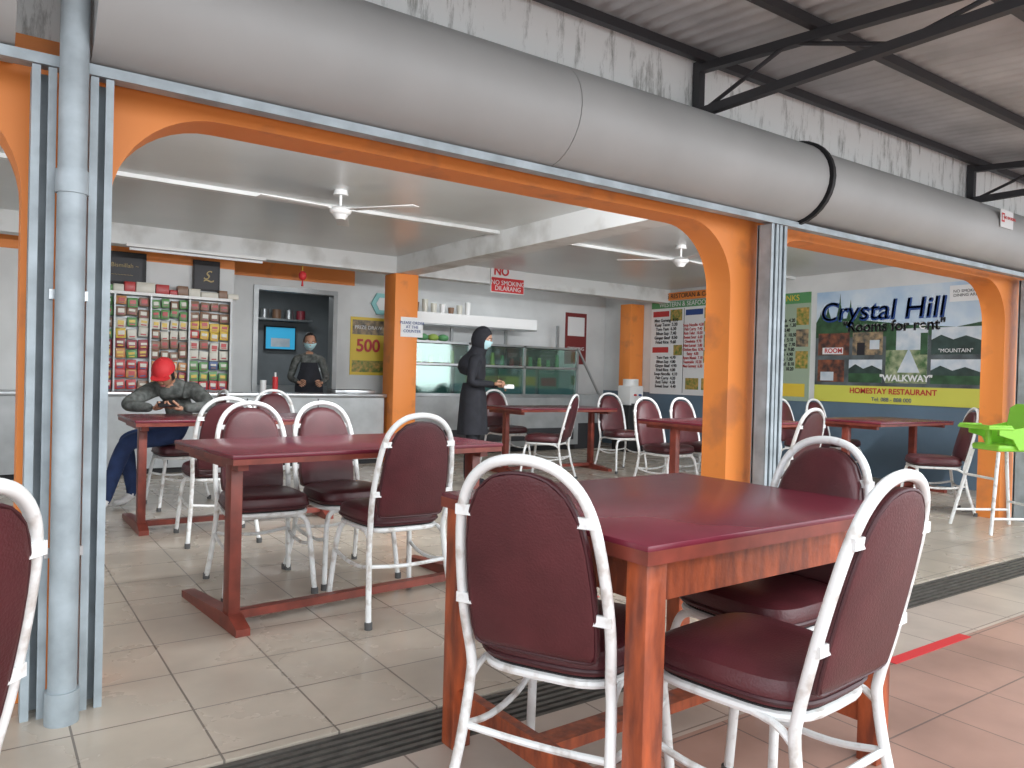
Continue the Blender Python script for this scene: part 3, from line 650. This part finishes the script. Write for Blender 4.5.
def standing(name,loc,rz,top,legs,arms,lean=0.04,mask='maskb',cover=None,hair=True,sleeve=None,apron=None,skirt=None):
    e=empty(name,loc,rz); sleeve=sleeve or top
    (eL,wL),(eR,wR)=arms; ln=lean
    V={'pel':((0,0,0.87),(0.125,0.10)),'sp':((0,ln*0.4,1.0),(0.115,0.09)),'ch':((0,ln,1.16),(0.135,0.10)),'nb':((0,ln*1.2,1.275),(0.075,0.065)),'nk':((0,ln*1.5+0.005,1.345),0.048),
       'hL':((-0.085,0,0.82),0.092),'kL':((-0.09,0.02,0.46),0.06),'cL':((-0.09,-0.01,0.30),0.055),'aL':((-0.09,-0.02,0.09),0.038),'fL':((-0.095,0.05,0.04),(0.04,0.03)),'tL':((-0.105,0.13,0.03),(0.04,0.022)),
       'hR':((0.085,0,0.82),0.092),'kR':((0.09,0.03,0.46),0.06),'cR':((0.09,0.0,0.30),0.055),'aR':((0.09,-0.01,0.09),0.038),'fR':((0.095,0.06,0.04),(0.04,0.03)),'tR':((0.105,0.14,0.03),(0.04,0.022)),
       'sL':((-0.155,ln*1.1,1.245),0.058),'eL':(eL,0.043),'wL':(wL,0.029),'sR':((0.155,ln*1.1,1.245),0.058),'eR':(eR,0.043),'wR':(wR,0.029)}
    E=[('pel','sp',top),('sp','ch',top),('ch','nb',top),('nb','nk','skin'),
       ('pel','hL',legs),('hL','kL',legs),('kL','cL',legs),('cL','aL',legs),('aL','fL','cblack'),('fL','tL','cblack'),
       ('pel','hR',legs),('hR','kR',legs),('kR','cR',legs),('cR','aR',legs),('aR','fR','cblack'),('fR','tR','cblack'),
       ('nb','sL',top),('sL','eL',sleeve),('eL','wL',sleeve),('nb','sR',top),('sR','eR',sleeve),('eR','wR',sleeve)]
    skin_body(name+'_body',V,E,'pel',e)
    for s,el,wr,lab in((-1,eL,wL,'left'),(1,eR,wR,'right')):
        d=(Vector(wr)-Vector(el)).normalized(); hand(name+'_'+lab+'_hand',Vector(wr)+d*0.015,d,(-s*0.8,0,-0.5),1 if s>0 else -1,e)
    if skirt:
        b=MB(); rings=[]
        for z,rx,ry in((1.02,0.128,0.105),(0.9,0.155,0.13),(0.75,0.165,0.14),(0.6,0.175,0.15),(0.52,0.18,0.155)):
            rings.append([(rx*math.cos(2*math.pi*i/32)*(1+0.03*math.sin(i*1.9)),0.01+ry*math.sin(2*math.pi*i/32)*(1+0.03*math.sin(i*1.9)),z) for i in range(32)])
        b.loft(rings,skirt,cap=False); b.build(name+'_tunic_hem',parent=e,angle=60)
    if apron:
        b=MB(); b.loft([[( -w,0.115+ln*q,z),(-w*0.5,0.15+ln*q,z),(w*0.5,0.15+ln*q,z),(w,0.115+ln*q,z)] for z,w,q in((0.55,0.17,0),(0.9,0.17,0),(1.0,0.15,0.4),(1.2,0.09,0.6))],apron,cap=False,closed=False); b.build(name+'_apron',parent=e)
    head(name,(0,ln*1.7+0.02,1.455),look((0.0,1,-0.25)),e,mask,cover,hair)
    return e
w=standing('woman',(3.99,6.42,0),math.radians(-135),'cblack','cblack',(((-0.20,0.03,1.02),(-0.09,0.24,1.00)),((0.20,0.03,1.02),(0.10,0.24,1.02))),cover='hijab',hair=False,skirt='cblack')
b=MB(); b.box((0.02,0.37,0.99),(0.14,0.10,0.03),'paper',rz=0.2,bev=0.008); b.box((0.02,0.37,1.01),(0.10,0.07,0.012),'white',rz=0.5,bev=0.004); b.build('woman_folded_cloth',parent=w)
k=standing('kitchen_worker',(3.36,9.28,0),math.radians(165),'camo','cblack',(((-0.22,0.0,1.0),(-0.14,0.24,0.96)),((0.22,0.0,1.0),(0.14,0.24,0.96))),apron='cblack')
e=empty('man',(1.33,6.47,0))
V={'pel':((0,0,0.60),(0.135,0.12)),'sp':((-0.02,-0.04,0.74),(0.13,0.11)),'ch':((-0.08,-0.12,0.88),(0.14,0.12)),'nb':((-0.125,-0.175,0.955),(0.08,0.07)),'nk':((-0.155,-0.21,0.99),0.052),
 'hA':((-0.05,0.09,0.585),0.095),'kA':((-0.40,0.13,0.53),0.068),'cA':((-0.37,0.13,0.36),0.06),'aA':((-0.34,0.12,0.10),0.04),'fA':((-0.40,0.11,0.045),(0.042,0.03)),'tA':((-0.48,0.10,0.035),(0.042,0.026)),
 'hB':((-0.05,-0.09,0.585),0.095),'kB':((-0.42,-0.12,0.53),0.068),'cB':((-0.49,-0.15,0.36),0.06),'aB':((-0.56,-0.17,0.10),0.04),'fB':((-0.62,-0.19,0.045),(0.042,0.03)),'tB':((-0.69,-0.21,0.035),(0.042,0.026)),
 's1':((-0.24,-0.05,0.925),0.07),'e1':((-0.46,-0.26,0.812),0.050),'w1':((-0.30,-0.44,0.80),0.034),
 's2':((0.03,-0.24,0.925),0.07),'e2':((0.10,-0.49,0.812),0.050),'w2':((-0.11,-0.52,0.80),0.034)}
E=[('pel','sp','cblue'),('sp','ch','camo'),('ch','nb','camo'),('nb','nk','skin'),
 ('pel','hA','cnavy'),('hA','kA','cnavy'),('kA','cA','cnavy'),('cA','aA','cnavy'),('aA','fA','shoe'),('fA','tA','shoe'),
 ('pel','hB','cnavy'),('hB','kB','cnavy'),('kB','cB','cnavy'),('cB','aB','cnavy'),('aB','fB','shoe'),('fB','tB','shoe'),
 ('nb','s1','camo'),('s1','e1','camo'),('e1','w1','camo'),('nb','s2','camo'),('s2','e2','camo'),('e2','w2','camo')]
skin_body('man_body',V,E,'pel',e)
hand('man_right_hand',(-0.285,-0.455,0.80),(0.6,-0.6,0.1),(0.3,-0.2,0.9),1,e,0.5)
hand('man_left_hand',(-0.125,-0.52,0.80),(-1,-0.1,0.1),(-0.1,0.3,0.9),-1,e,0.5)
head('man',(-0.195,-0.255,1.055),look((-0.40,-0.75,-0.65)),e,None,'cap')
b=MB(); b.box((-0.215,-0.54,0.835),(0.14,0.07,0.01),'black',R=Matrix.Rotation(0.5,3,'X')@Matrix.Rotation(0.1,3,'Z'),bev=0.002); b.build('man_phone',parent=e)

# ------------------------------------------------------------ lights / world / camera
wd=bpy.data.worlds.new('overcast'); scene.world=wd; wd.use_nodes=True
bg=wd.node_tree.nodes['Background']; bg.inputs[0].default_value=(0.88,0.94,1.0,1); bg.inputs[1].default_value=2.7
def area(name,loc,rot,sx,sy,p,col=(1,1,1)):
    l=bpy.data.lights.new(name,'AREA'); l.shape='RECTANGLE'; l.size=sx; l.size_y=sy; l.energy=p; l.color=col
    o=bpy.data.objects.new(name,l); o.location=loc; o.rotation_euler=rot; COL.objects.link(o); return o
sl=bpy.data.lights.new('sun','SUN'); sl.energy=1.4; sl.angle=math.radians(60); sl.color=(1,0.99,0.97)
so=bpy.data.objects.new('sun',sl); COL.objects.link(so); so.rotation_euler=(math.radians(62),0,math.radians(28))
area('lintel_fill_light',(2.0,3.16,2.28),(math.radians(78),0,0),3.0,0.18,85,(0.94,0.97,1))  # added fill tucked behind the lintel to brighten the ceiling, no fixture there
area('lintel_fill_light',(5.6,3.16,2.28),(math.radians(78),0,0),2.6,0.18,85,(0.94,0.97,1))  # same added fill for the second bay
area('beam_fill_light',(6.3,8.66,2.40),(math.radians(30),0,0),3.0,0.12,9,(0.94,0.97,1))  # added fill hidden by the beam, brightens the back area
area('kitchen_fill_light',(3.6,11.3,2.45),(0,0,0),1.2,0.3,18,(0.9,0.96,1))  # added fill to lift the dark kitchen, not a known lamp

yaw=Vector((0.571,0.821,0)).normalized(); p=math.radians(0.6); rho=math.radians(1.5)
F=Vector((yaw.x*math.cos(p),yaw.y*math.cos(p),-math.sin(p))); Rv=Vector((yaw.y,-yaw.x,0)); U=Rv.cross(F)
R2=Rv*math.cos(rho)+U*math.sin(rho); U2=U*math.cos(rho)-Rv*math.sin(rho)
cam=bpy.data.cameras.new('camera'); cam.sensor_width=36; cam.lens=765/1024*36; cam.clip_start=0.02
co=bpy.data.objects.new('camera',cam); COL.objects.link(co)
mm=Matrix((R2,U2,-F)).transposed().to_4x4(); mm.translation=Vector((0,0,1.1)); co.matrix_world=mm
scene.camera=co
